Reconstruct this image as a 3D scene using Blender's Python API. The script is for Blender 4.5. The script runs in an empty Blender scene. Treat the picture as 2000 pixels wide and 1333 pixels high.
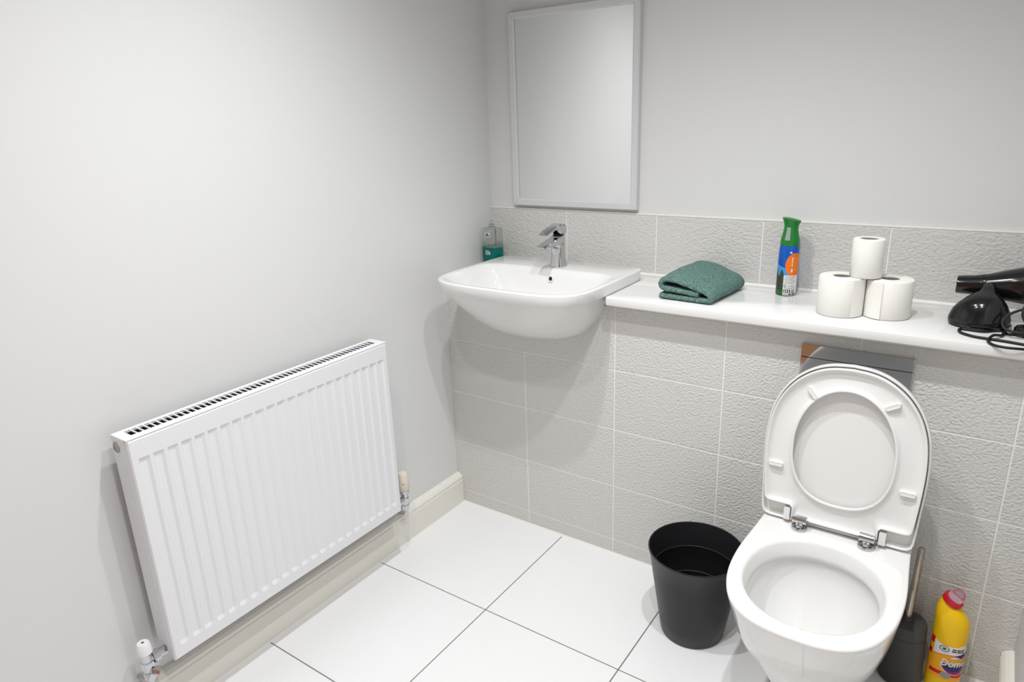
import bpy, bmesh, math, random
from mathutils import Vector, Matrix, noise
random.seed(7)
pi = math.pi

# ------------------------------------------------------------------ camera
scn = bpy.context.scene
col = scn.collection
cam_data = bpy.data.cameras.new('camera')
cam = bpy.data.objects.new('camera', cam_data)
col.objects.link(cam)
R0 = (0.82185229, 0.56862095, -0.03505762)      # right
R1 = (0.14674758, -0.27075776, -0.95139654)     # down
R2 = (-0.55047613, 0.7767628, -0.30596664)      # forward
m = Matrix(((R0[0], -R1[0], -R2[0]), (R0[1], -R1[1], -R2[1]), (R0[2], -R1[2], -R2[2]))).to_4x4()
m.translation = Vector((1.54843, -1.79279, 1.39688))
cam.matrix_world = m
cam_data.sensor_width = 36.0
cam_data.lens = 1342.2 / 2000.0 * 36.0
cam_data.clip_start = 0.02
scn.camera = cam

# ------------------------------------------------------------------ world, lights, exposure
w = bpy.data.worlds.new('world'); scn.world = w; w.use_nodes = True
w.node_tree.nodes['Background'].inputs[0].default_value = (0.8, 0.85, 0.95, 1)
w.node_tree.nodes['Background'].inputs[1].default_value = 0.0
scn.view_settings.view_transform = 'Standard'
scn.view_settings.look = 'None'
scn.view_settings.gamma = 1.0
scn.view_settings.use_curve_mapping = False
scn.view_settings.exposure = 0.0
CEIL = 2.4
LAMPS = [(0.7, -0.78), (1.25, -0.78), (0.7, -1.25), (1.25, -1.25)]
LAMP_W = (52, 52, 30, 30)
LAMP_COL = (0.974, 0.988, 1.0)
for i, (x, y) in enumerate(LAMPS):
    l = bpy.data.lights.new('downlight_bulb', 'SPOT')
    l.energy = LAMP_W[i]; l.color = LAMP_COL; l.shadow_soft_size = 0.022
    l.spot_size = math.radians(130); l.spot_blend = 1.0
    o = bpy.data.objects.new('downlight_bulb', l); col.objects.link(o)
    o.location = (x, y, CEIL - 0.012)

# ------------------------------------------------------------------ helpers
def lin(c):
    return tuple(((v / 255) / 12.92 if v / 255 <= 0.04045 else ((v / 255 + 0.055) / 1.055) ** 2.4) for v in c) + (1,)

def mat(name, rgb, rough=0.5, metal=0.0, spec=0.5, trans=0.0, ior=1.45, coat=0.0, alpha=1.0, bump=None, var=None, sss=0.0):
    """bump=(scale, strength, distance, stretch_z); var=(scale, amount)"""
    M = bpy.data.materials.new(name); M.use_nodes = True
    nt = M.node_tree; b = nt.nodes['Principled BSDF']
    c = lin(rgb)
    b.inputs['Base Color'].default_value = c
    b.inputs['Roughness'].default_value = rough
    b.inputs['Metallic'].default_value = metal
    b.inputs['Specular IOR Level'].default_value = spec
    b.inputs['Transmission Weight'].default_value = trans
    b.inputs['IOR'].default_value = ior
    b.inputs['Coat Weight'].default_value = coat
    b.inputs['Coat Roughness'].default_value = 0.05
    b.inputs['Alpha'].default_value = alpha
    g = nt.nodes.new('ShaderNodeNewGeometry')
    if var:
        n = nt.nodes.new('ShaderNodeTexNoise'); n.inputs['Scale'].default_value = var[0]
        n.inputs['Detail'].default_value = 3
        nt.links.new(g.outputs['Position'], n.inputs['Vector'])
        r = nt.nodes.new('ShaderNodeMapRange'); r.inputs['To Min'].default_value = 1 - var[1]; r.inputs['To Max'].default_value = 1 + var[1]
        nt.links.new(n.outputs['Fac'], r.inputs['Value'])
        mx = nt.nodes.new('ShaderNodeVectorMath'); mx.operation = 'SCALE'
        mx.inputs[0].default_value = c[:3]
        nt.links.new(r.outputs['Result'], mx.inputs['Scale'])
        nt.links.new(mx.outputs['Vector'], b.inputs['Base Color'])
    if bump:
        mp = nt.nodes.new('ShaderNodeMapping'); mp.inputs['Scale'].default_value = (1, 1, bump[3] if len(bump) > 3 else 1)
        nt.links.new(g.outputs['Position'], mp.inputs['Vector'])
        n = nt.nodes.new('ShaderNodeTexNoise'); n.inputs['Scale'].default_value = bump[0]; n.inputs['Detail'].default_value = 1.5
        n.inputs['Roughness'].default_value = 0.4
        nt.links.new(mp.outputs['Vector'], n.inputs['Vector'])
        bp = nt.nodes.new('ShaderNodeBump'); bp.inputs['Strength'].default_value = bump[1]; bp.inputs['Distance'].default_value = bump[2]
        nt.links.new(n.outputs['Fac'], bp.inputs['Height'])
        nt.links.new(bp.outputs['Normal'], b.inputs['Normal'])
    return M

M = {}
M['wall'] = mat('white_emulsion', (222, 222, 221), 0.75, spec=0.25, bump=(260, 0.06, 0.001))
M['ceil'] = mat('ceiling_paint', (235, 235, 233), 0.85, spec=0.2)
M['tile'] = mat('grey_relief_tile', (214, 212, 208), 0.25, spec=0.5, bump=(130, 0.85, 0.0040, 1.3))
M['grout'] = mat('pale_grout', (243, 241, 237), 0.8, spec=0.2)
M['floor'] = mat('white_floor_tile', (240, 240, 240), 0.30, spec=0.45, var=(9, 0.012))
M['fgrout'] = mat('grey_floor_grout', (118, 116, 113), 0.9, spec=0.1)
M['skirt'] = mat('cream_gloss_skirting', (233, 230, 221), 0.32, spec=0.5)
M['seal'] = mat('white_silicone', (238, 236, 230), 0.35)
M['worktop'] = mat('white_worktop', (234, 233, 231), 0.12, spec=0.55)
M['ceramic'] = mat('white_ceramic', (236, 235, 233), 0.07, spec=0.6, coat=0.3)
M['seat'] = mat('white_seat_plastic', (236, 235, 233), 0.20, spec=0.5)
M['pad'] = mat('ivory_rubber_pad', (238, 236, 228), 0.45)
M['chrome'] = mat('chrome', (205, 206, 210), 0.06, metal=1.0)
M['steel'] = mat('brushed_steel', (176, 168, 158), 0.22, metal=1.0)
M['alu'] = mat('silver_frame', (214, 214, 216), 0.38, metal=0.0, spec=0.5)
M['mirror'] = mat('mirror_silver', (238, 240, 239), 0.005, metal=1.0)
M['rad'] = mat('white_radiator_enamel', (232, 232, 235), 0.30, spec=0.5)
M['inner_shade'] = mat('radiator_inner_shade', (40, 39, 38), 0.6)  # shade inside the radiator put into a dark colour
M['plug'] = mat('nickel_plug', (168, 166, 160), 0.35, metal=0.9)
M['trv'] = mat('cream_valve_plastic', (226, 216, 200), 0.45)
M['white_plastic'] = mat('white_plastic', (233, 233, 233), 0.4)
M['dark'] = mat('dark_gap', (22, 22, 22), 0.8)
M['bin'] = mat('black_bin_plastic', (34, 34, 37), 0.40, spec=0.45, bump=(900, 0.05, 0.0005))
M['brush'] = mat('dark_grey_plastic', (70, 69, 69), 0.55, bump=(1200, 0.08, 0.0005))
M['towel'] = mat('teal_knit', (110, 141, 134), 0.95, spec=0.1, var=(230, 0.9), bump=(260, 1.0, 0.008))
M['paper'] = mat('tissue_paper', (240, 238, 232), 0.95, spec=0.1, bump=(700, 0.15, 0.0008))
M['core'] = mat('card_core', (150, 147, 142), 0.9)
M['green'] = mat('green_cap', (20, 122, 44), 0.3)
M['gdark'] = mat('green_print', (30, 100, 40), 0.35)
M['blue'] = mat('blue_print', (15, 92, 190), 0.25, metal=0.15)
M['sky'] = mat('light_blue_print', (70, 150, 220), 0.3)
M['orange'] = mat('orange_print', (240, 118, 25), 0.3)
M['leaf'] = mat('foliage_print', (58, 68, 52), 0.4, var=(220, 0.7))
M['whitep'] = mat('white_print', (232, 232, 230), 0.35)
M['greyp'] = mat('grey_print', (148, 150, 152), 0.4)
M['black'] = mat('black_print', (25, 25, 28), 0.4)
M['nozzle'] = mat('grey_nozzle', (150, 160, 158), 0.35)
M['dryer'] = mat('black_gloss_plastic', (20, 20, 21), 0.13, spec=0.6)
M['cable'] = mat('black_cable', (14, 14, 14), 0.5)
M['yellow'] = mat('yellow_bottle', (246, 198, 4), 0.32)
M['amber'] = mat('amber_label', (247, 172, 28), 0.35)
M['red'] = mat('red_cap', (205, 24, 42), 0.35)
M['navy'] = mat('navy_print', (42, 38, 112), 0.35)
M['purple'] = mat('purple_print', (150, 35, 90), 0.35)
M['pinkclear'] = mat('clear_pink_cap', (246, 214, 232), 0.10, trans=0.85, ior=1.2)
M['clear'] = mat('clear_bottle_plastic', (232, 236, 232), 0.05, trans=1.0, ior=1.12)
M['soap'] = mat('turquoise_soap', (0, 150, 140), 0.12, trans=0.25, ior=1.3)
M['water'] = mat('clear_water', (240, 246, 248), 0.0, trans=1.0, ior=1.33)
M['wood'] = mat('oak_door', (178, 128, 88), 0.45, var=(14, 0.12))

def link(name, me, mt, parent=None, smooth=False):
    o = bpy.data.objects.new(name, me); col.objects.link(o)
    if mt is not None and not me.materials: me.materials.append(mt)
    if smooth:
        for p in me.polygons: p.use_smooth = True
    if parent is not None: o.parent = parent
    return o

def pmesh(name, v, f):
    me = bpy.data.meshes.new(name); me.from_pydata([tuple(a) for a in v], [], f); me.update()
    bm = bmesh.new(); bm.from_mesh(me); bmesh.ops.recalc_face_normals(bm, faces=bm.faces); bm.to_mesh(me); bm.free()
    return me

def base_of(parent):
    """world position of the root that a part hangs from (roots built this way are not rotated)"""
    p = Vector((0, 0, 0)); o = parent
    while o is not None: p += o.location; o = o.parent
    return p

def mk(name, v, f, mt, parent=None, smooth=False, world=True, auto=None):
    off = base_of(parent) if (world and parent is not None) else Vector((0, 0, 0))
    me = pmesh(name, [Vector(a) - off for a in v], f)
    o = link(name, me, mt, parent, smooth or auto is not None)
    if auto is not None: sharp(me, auto)
    return o

def sharp(me, deg):
    bm = bmesh.new(); bm.from_mesh(me)
    for e in bm.edges:
        if len(e.link_faces) == 2: e.smooth = e.calc_face_angle(0) < math.radians(deg)
    bm.to_mesh(me); bm.free()

def boxmesh(name, a, b, bev=0.0, seg=2):
    bm = bmesh.new()
    r = bmesh.ops.create_cube(bm, size=1.0)
    for v in bm.verts:
        v.co = Vector([(a[i] + b[i]) / 2 + v.co[i] * (b[i] - a[i]) for i in range(3)])
    if bev > 0: bmesh.ops.bevel(bm, geom=bm.edges[:], offset=bev, segments=seg, affect='EDGES', profile=0.5)
    me = bpy.data.meshes.new(name); bm.to_mesh(me); bm.free()
    return me

def box(name, a, b, mt, parent=None, bev=0.0, seg=2, world=True):
    off = base_of(parent) if (world and parent is not None) else Vector((0, 0, 0))
    me = boxmesh(name, Vector(a) - off, Vector(b) - off, bev, seg)
    return link(name, me, mt, parent)

def loft(rings, closed_start=True, closed_end=True, loop=False):
    """rings: equal-length closed point loops -> verts, faces"""
    n = len(rings[0]); v = [p for r in rings for p in r]; f = []
    R = len(rings)
    for i in range(R if loop else R - 1):
        a = i * n; b = ((i + 1) % R) * n
        for k in range(n):
            k2 = (k + 1) % n
            f.append((a + k, a + k2, b + k2, b + k))
    if not loop:
        if closed_start:
            c = sum((Vector(p) for p in rings[0]), Vector()) / n; v.append(c); ci = len(v) - 1
            for k in range(n): f.append((ci, (k + 1) % n, k))
        if closed_end:
            c = sum((Vector(p) for p in rings[-1]), Vector()) / n; v.append(c); ci = len(v) - 1; b = (R - 1) * n
            for k in range(n): f.append((ci, b + k, b + (k + 1) % n))
    return v, f

def lathe(profile, origin=(0, 0, 0), axis=(0, 0, 1), n=48, caps=True):
    """profile: (radius, height) pairs along axis"""
    ax = Vector(axis).normalized(); q = Vector((0, 0, 1)).rotation_difference(ax); o = Vector(origin)
    rings = [[o + q @ Vector((r * math.cos(2 * pi * k / n), r * math.sin(2 * pi * k / n), h)) for k in range(n)] for r, h in profile]
    return loft(rings, caps, caps)

def lathe_obj(name, profile, origin, mt, parent=None, axis=(0, 0, 1), n=48, auto=40, caps=True, world=True):
    v, f = lathe(profile, origin, axis, n, caps)
    return mk(name, v, f, mt, parent, auto=auto, world=world)

def tube_verts(pts, r, n=10, closed=False):
    pts = [Vector(p) for p in pts]; rings = []; up = None
    N = len(pts)
    for i, p in enumerate(pts):
        a = pts[(i - 1) % N] if (closed or i > 0) else p
        b = pts[(i + 1) % N] if (closed or i < N - 1) else p
        t = (b - a).normalized()
        if up is None:
            up = t.orthogonal().normalized()
        up = (up - t * up.dot(t)).normalized()
        s = t.cross(up)
        rr = r[i] if isinstance(r, (list, tuple)) else r
        rings.append([p + (up * math.cos(2 * pi * k / n) + s * math.sin(2 * pi * k / n)) * rr for k in range(n)])
    return loft(rings, not closed, not closed, loop=closed)

def tube(name, pts, r, mt, parent=None, n=10, closed=False, world=True):
    v, f = tube_verts(pts, r, n, closed)
    return mk(name, v, f, mt, parent, auto=50, world=world)

def catmull(P, sub=8, closed=False):
    P = [Vector(p) for p in P]; out = []; N = len(P)
    rng = N if closed else N - 1
    for i in range(rng):
        p0 = P[(i - 1) % N] if (closed or i > 0) else P[0]
        p1 = P[i]; p2 = P[(i + 1) % N]
        p3 = P[(i + 2) % N] if (closed or i + 2 < N) else P[-1]
        for k in range(sub):
            t = k / sub
            out.append(0.5 * ((2 * p1) + (p2 - p0) * t + (2 * p0 - 5 * p1 + 4 * p2 - p3) * t * t + (3 * p1 - p0 - 3 * p2 + p3) * t ** 3))
    if not closed: out.append(P[-1])
    return out

def resample(P, n, closed=True):
    P = [Vector(p) for p in P]
    if closed: P = P + [P[0]]
    d = [0]
    for a, b in zip(P, P[1:]): d.append(d[-1] + (b - a).length)
    out = []; j = 0
    cnt = n if closed else n - 1
    for k in range(n):
        s = d[-1] * k / cnt
        while j < len(d) - 2 and d[j + 1] < s: j += 1
        t = (s - d[j]) / max(1e-9, d[j + 1] - d[j])
        out.append(P[j].lerp(P[j + 1], min(1, t)))
    return out

def extrude_poly(name, poly, ax, lo, hi, mt, parent=None, auto=30, bev=0.0):
    """poly: 2D points in the two axes other than ax (in order)"""
    def up(p, d):
        q = [p[0], p[1]]; q.insert(ax, d); return Vector(q)
    n = len(poly)
    v = [up(p, lo) for p in poly] + [up(p, hi) for p in poly]
    f = [tuple(range(n)), tuple(range(n, 2 * n))] + [(k, (k + 1) % n, n + (k + 1) % n, n + k) for k in range(n)]
    off = base_of(parent) if parent is not None else Vector((0, 0, 0))
    me = pmesh(name, [a - off for a in v], f)
    if bev > 0:
        bm = bmesh.new(); bm.from_mesh(me)
        bmesh.ops.bevel(bm, geom=bm.edges[:], offset=bev, segments=2, affect='EDGES', profile=0.5, clamp_overlap=True)
        bm.to_mesh(me); bm.free()
    o = link(name, me, mt, parent, True); sharp(me, auto)
    return o

def thing(name, label, cat, loc, group=None, rotz=0.0):
    o = bpy.data.objects.new(name, None); col.objects.link(o)
    o.empty_display_size = 0.05
    o.location = loc; o.rotation_euler = (0, 0, rotz)
    o['label'] = label; o['category'] = cat
    if group: o['group'] = group
    return o

def struct(o, label=None):
    o['kind'] = 'structure'
    if label: o['label'] = label
    return o

# ------------------------------------------------------------------ room shell
XR = 1.744           # right wall
YB = -2.25           # wall behind the camera
D = 0.2883           # face of the splashback tiles
YW = 0.2963          # face of the back wall above
ZT, ZU = 0.8949, 0.8724   # worktop top / underside
YE = -0.049          # worktop front edge
TW, TH, TX0, TZ0 = 0.334, 0.2, 0.3251, 0.056
G = 0.0020           # grout half width

struct(box('wall_left', (-0.1, YB - 0.1, -0.1), (0, YW + 0.1, CEIL), M['wall']), 'plain white painted wall behind the radiator')
struct(box('wall_right', (XR, YB - 0.1, -0.1), (XR + 0.1, YW + 0.1, CEIL), M['wall']), 'plain white painted wall at the right edge')
wall_back = struct(box('wall_back', (0, YW, 0), (XR, YW + 0.1, CEIL), M['wall']), 'white painted wall with splashback behind the worktop')
struct(box('wall_front', (0, YB - 0.1, -0.1), (XR, YB, CEIL), M['wall']), 'white painted wall behind the viewer')
struct(box('ceiling', (-0.1, YB - 0.1, CEIL), (XR + 0.1, YW + 0.1, CEIL + 0.1), M['ceil']), 'flat white ceiling')
floor = struct(box('floor', (0, YB, -0.1), (XR, YW, -0.0012), M['fgrout']), 'white square tiled floor with thin grey joints')

# floor tiles
FX = [0.0, 0.4649, 0.9046, 1.3443, XR]
FY = [0.02, -0.4530, -0.8926, -1.3322, -1.7718, YB]
cache = {}
for i in range(len(FX) - 1):
    for j in range(len(FY) - 1):
        dx = FX[i + 1] - FX[i] - 0.0030; dy = FY[j] - FY[j + 1] - 0.0030
        key = (round(dx, 4), round(dy, 4))
        if key not in cache:
            me = boxmesh('floor_tile', (-dx / 2, -dy / 2, -0.008), (dx / 2, dy / 2, 0), 0.0008, 1); me.materials.append(M['floor']); cache[key] = me
        o = bpy.data.objects.new('floor_tile', cache[key]); col.objects.link(o); o.parent = floor
        o.location = ((FX[i] + FX[i + 1]) / 2, (FY[j] + FY[j + 1]) / 2, 0)

# boxed-out low wall (front board with a notch where the basin sits)
# underside of the basin bowl: half width, front, back, height, squareness
UNDER = ((0.055, -0.020, 0.06, 0.730, 2.1), (0.105, -0.055, 0.09, 0.735, 2.1), (0.150, -0.095, 0.10, 0.748, 2.2), (0.188, -0.135, 0.11, 0.772, 2.3),
         (0.216, -0.170, 0.118, 0.804, 2.5), (0.236, -0.196, 0.124, 0.838, 2.8), (0.249, -0.219, 0.128, 0.868, 3.2), (0.2550, -0.230, 0.13, 0.888, 3.6), (0.256, -0.2325, 0.13, 0.8935, 3.8))
def bowl_edge(x, y=0.0):
    """height of the underside of the basin bowl at the tiled face"""
    tab = []
    for a, yf, yb, z, nf in UNDER:
        yc = yf + (yb - yf) * 0.52
        e = 5 if y > yc else nf; r = (yb - yc) if y > yc else (yc - yf)
        q = 1 - min(1, abs((y - yc) / r)) ** e
        tab.append((a * max(0, q) ** (1 / e), z))
    u = abs(x - 0.379)
    if u <= tab[0][0]: return tab[0][1]
    for (a0, z0), (a1, z1) in zip(tab, tab[1:]):
        if a0 <= u <= a1: return z0 + (z1 - z0) * (u - a0) / max(1e-6, a1 - a0)
    return 9.0
def board_poly(x0, x1, z0, z1, g=0.0):
    """rectangle whose top follows the underside of the basin"""
    n = 28; top = []
    for k in range(n + 1):
        x = x1 + (x0 - x1) * k / n
        top.append((x, max(z0 + 0.004, min(z1, bowl_edge(x) + 0.004 - g))))
    return [(x0, z0), (x1, z0)] + top
bp = [(0, 0), (XR, 0), (XR, ZU)] + [(x, z) for x, z in board_poly(0, 0.66, 0, ZU)[2:]]
wall_low = struct(extrude_poly('wall_low', bp, 1, 0.0016, 0.02, M['grout']), 'low boxed-out wall of pale grey textured tiles under the worktop')
cols = [0.0, TX0, TX0 + TW, TX0 + 2 * TW, TX0 + 3 * TW, TX0 + 4 * TW, XR]
rows = [0.0, TZ0, TZ0 + TH, TZ0 + 2 * TH, TZ0 + 3 * TH, TZ0 + 4 * TH, ZU]
def wtile(x0, x1, z0, z1, yf, parent):
    dx, dz = x1 - x0, z1 - z0; key = ('w', round(dx, 4), round(dz, 4))
    if key not in cache:
        me = boxmesh('wall_tile', (-dx / 2, 0, -dz / 2), (dx / 2, 0.0078, dz / 2), 0.0011, 2); me.materials.append(M['tile'])
        cache[key] = me
    o = bpy.data.objects.new('wall_tile', cache[key]); col.objects.link(o); o.parent = parent
    o.location = ((x0 + x1) / 2, yf, (z0 + z1) / 2)
for j in range(len(rows) - 1):
    for i in range(len(cols) - 1):
        x0 = cols[i] + (G if i else 0.0); x1 = cols[i + 1] - (G if i < len(cols) - 2 else 0.0)
        z0 = rows[j] + (G if j else 0.0); z1 = rows[j + 1] - (G if j < len(rows) - 2 else 0)
        if j >= 4 and i < 2 or (j >= 5 and i < 2):
            if j >= 5: continue
            extrude_poly('wall_tile', board_poly(x0, x1, z0, z1, 0.002), 1, 0.0, 0.0078, M['tile'], wall_low)
        else:
            wtile(x0, x1, z0, z1, 0.0, wall_low)
# splashback row
box('grout_bed', (0, D + 0.0018, ZT - 0.02), (XR, YW, ZT + 0.1945), M['grout'], wall_back)
for i in range(len(cols) - 1):
    x0 = cols[i] + (G if i else 0.0); x1 = cols[i + 1] - (G if i < len(cols) - 2 else 0.0)
    wtile(x0, x1, ZT + 0.002, ZT + 0.1937, D, wall_back)

# silicone and tile-edge trims
struct(box('trim_1', (0, D - 0.0005, ZT + 0.1945), (XR, YW, ZT + 0.1995), M['seal'], None, 0.001), 'white strip along the top of the splashback tiles')
def bead(name, a, b, da, db, r, label):
    a, b = Vector(a), Vector(b); da, db = Vector(da), Vector(db)
    prof = [(0, 0), (r, 0), (r * 0.45, r * 0.45), (0, r)]
    n = len(prof); v = []
    for e in (a, b):
        for s, t in prof: v.append(e + da * s + db * t)
    f = [tuple(range(n)), tuple(range(n, 2 * n))] + [(k, (k + 1) % n, n + (k + 1) % n, n + k) for k in range(n)]
    return struct(mk(name, v, f, M['seal']), label)
bead('trim_2', (0.02, 0, 0), (XR, 0, 0), (0, -1, 0), (0, 0, 1), 0.006, 'white silicone line where the tiled low wall meets the floor')
bead('trim_3', (0.0246, YB, 0), (0.0246, 0, 0), (1, 0, 0), (0, 0, 1), 0.0035, 'white silicone line along the foot of the long skirting board')
bead('trim_4', (0.0, D, ZT), (XR, D, ZT), (0, -1, 0), (0, 0, 1), 0.006, 'white silicone line between worktop and splashback')

# skirting boards
def skirting(name, x0, sgn, y0, y1, label):
    pr = [(0, 0), (0.0246, 0), (0.0246, 0.094), (0.0225, 0.097), (0.0225, 0.099), (0.0238, 0.101), (0.0236, 0.108), (0.017, 0.116), (0.009, 0.121), (0, 0.122)]
    o = extrude_poly(name, [(x0 + sgn * a, b) for a, b in pr], 1, y0, y1, M['skirt'], auto=12)
    return struct(o, label)
skirting('baseboard_left', 0.0, 1, YB, -0.0005, 'cream skirting board with grooved top under the radiator')
skirting('baseboard_right', XR, -1, YB, -0.0005, 'cream skirting board on the right wall')

# assumed oak door behind the viewer, unseen, added for its reflection in the chrome
d1 = struct(box('added_door', (0.55, YB, 0.0), (1.37, YB + 0.035, 2.03), M['wood'], None, 0.003), 'assumed plain oak door behind the viewer, added for its orange reflection')
lathe_obj('door_handle', [(0.009, 0), (0.009, 0.05), (0.02, 0.052), (0.02, 0.06)], (1.29, YB + 0.035, 1.0), M['chrome'], d1, axis=(0, 1, 0), n=20)

# downlights
for i, (x, y) in enumerate(LAMPS):
    t = thing('downlight', ['recessed round ceiling downlight above the basin', 'recessed round ceiling downlight above the toilet', 'recessed round ceiling downlight near the left wall and the door', 'recessed round ceiling downlight near the right wall and the door'][i], 'downlight', (x, y, CEIL), 'ceiling downlights')
    v, f = lathe([(0.030, -0.001), (0.044, -0.001), (0.044, -0.005), (0.036, -0.007), (0.030, -0.006)], (x, y, CEIL), n=32, caps=False)
    n = 32
    f += [(4 * n + k, 4 * n + (k + 1) % n, (k + 1) % n, k) for k in range(n)]
    mk('bezel', v, f, M['white_plastic'], t, auto=40)

# ------------------------------------------------------------------ worktop
def rounded_cut():
    # plan outline of the worktop with the cut-out that takes the basin
    xr, xl = 0.655, 0.10
    p = [(XR - 0.001, YE), (xr, YE)]
    for k in range(1, 9):
        a = k / 8 * pi / 2
        p.append((xr - 0.018 * math.sin(a), YE + 0.09 - 0.09 * math.cos(a)))
    p += [(0.636, 0.12), (0.62, 0.14), (0.14, 0.14), (0.122, 0.12), (0.122, 0.0), (0.115, -0.01), (0.001, -0.01), (0.001, D - 0.001), (XR - 0.001, D - 0.001)]
    return p
bpy_worktop = extrude_poly('worktop', rounded_cut(), 2, ZU, ZT, M['worktop'], bev=0.0025)
bpy_worktop['label'] = 'long glossy white worktop shelf running over the tiled low wall'
bpy_worktop['category'] = 'worktop'

# ------------------------------------------------------------------ basin
BX = 0.379
def bring(a, yf, yb, z, nf=3.6, nb=9.0, cx=BX, n=112):
    """D-shaped outline: rounded at the front, squarer at the back"""
    yc = yf + (yb - yf) * 0.52; out = []
    for k in range(n):
        t = 2 * pi * k / n; c, s = math.cos(t), math.sin(t)
        e = nb if s > 0 else nf
        x = math.copysign(abs(c) ** (2 / e), c); y = math.copysign(abs(s) ** (2 / e), s)
        r = (yb - yc) if s > 0 else (yc - yf)
        out.append(Vector((cx + a * x, yc + r * y, z)))
    return out
def basin():
    t = thing('washbasin', 'white ceramic semi-recessed washbasin set into the worktop in the corner', 'washbasin', (BX, 0.0, 0.735))
    R = []
    # underside up to the lip
    for a, yf, yb, z, nf in UNDER:
        R.append(bring(a, yf, yb, z, nf, 5))
    R.append(bring(0.2680, -0.2345, 0.220, 0.8955, 4.2, 14))
    R.append(bring(0.2695, -0.2360, 0.222, 0.8970, 4.2, 18))
    R.append(bring(0.2725, -0.2405, 0.222, 0.9265, 4.2, 18))
    R.append(bring(0.2720, -0.2400, 0.2215, 0.9292, 4.2, 18))
    R.append(bring(0.2705, -0.2385, 0.2205, 0.9308, 4.2, 18))
    R.append(bring(0.2680, -0.2360, 0.2190, 0.9314, 4.2, 18))
    # deck in to the bowl
    R.append(bring(0.2560, -0.2230, 0.096, 0.9308, 4.0, 6))
    R.append(bring(0.2530, -0.2195, 0.089, 0.9298, 4.0, 5.5))
    R.append(bring(0.2480, -0.2140, 0.084, 0.9250, 4.0, 5.5))
    R.append(bring(0.2340, -0.200, 0.078, 0.9080, 3.6, 5))
    R.append(bring(0.2120, -0.178, 0.070, 0.8700, 3.4, 4.5))
    R.append(bring(0.1850, -0.152, 0.060, 0.8350, 3.2, 4))
    R.append(bring(0.1450, -0.118, 0.045, 0.8080, 3.0, 3.5))
    R.append(bring(0.0900, -0.075, 0.025, 0.7950, 2.6, 3))
    R.append(bring(0.0350, -0.045, 0.005, 0.7890, 2.2, 2.4))
    v, f = loft(R)
    mk('bowl', v, f, M['ceramic'], t, smooth=True)
    # overflow: chrome ring round a dark hole in the back of the bowl
    oc = Vector((0.3885, 0.0745, 0.9000)); n = Vector((0, -1, 0.22)).normalized()
    ov = lathe_obj('overflow_ring', [(0.0068, -0.006), (0.0068, 0.0016), (0.0078, 0.0030), (0.0105, 0.0026), (0.0122, 0.0004), (0.0122, -0.004)], oc, M['ceramic'], t, axis=n, n=32, caps=False)
    lathe_obj('overflow_hole', [(0.0066, 0.0), (0.0066, 0.0009), (0.003, 0.0010)], oc - n * 0.0006, M['dark'], ov, axis=n, n=24)
    lathe_obj('waste', [(0.030, 0), (0.031, 0.003), (0.026, 0.0055), (0.010, 0.007)], (BX, -0.02, 0.7888), M['chrome'], t, n=32)
    return t
basin()

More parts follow.
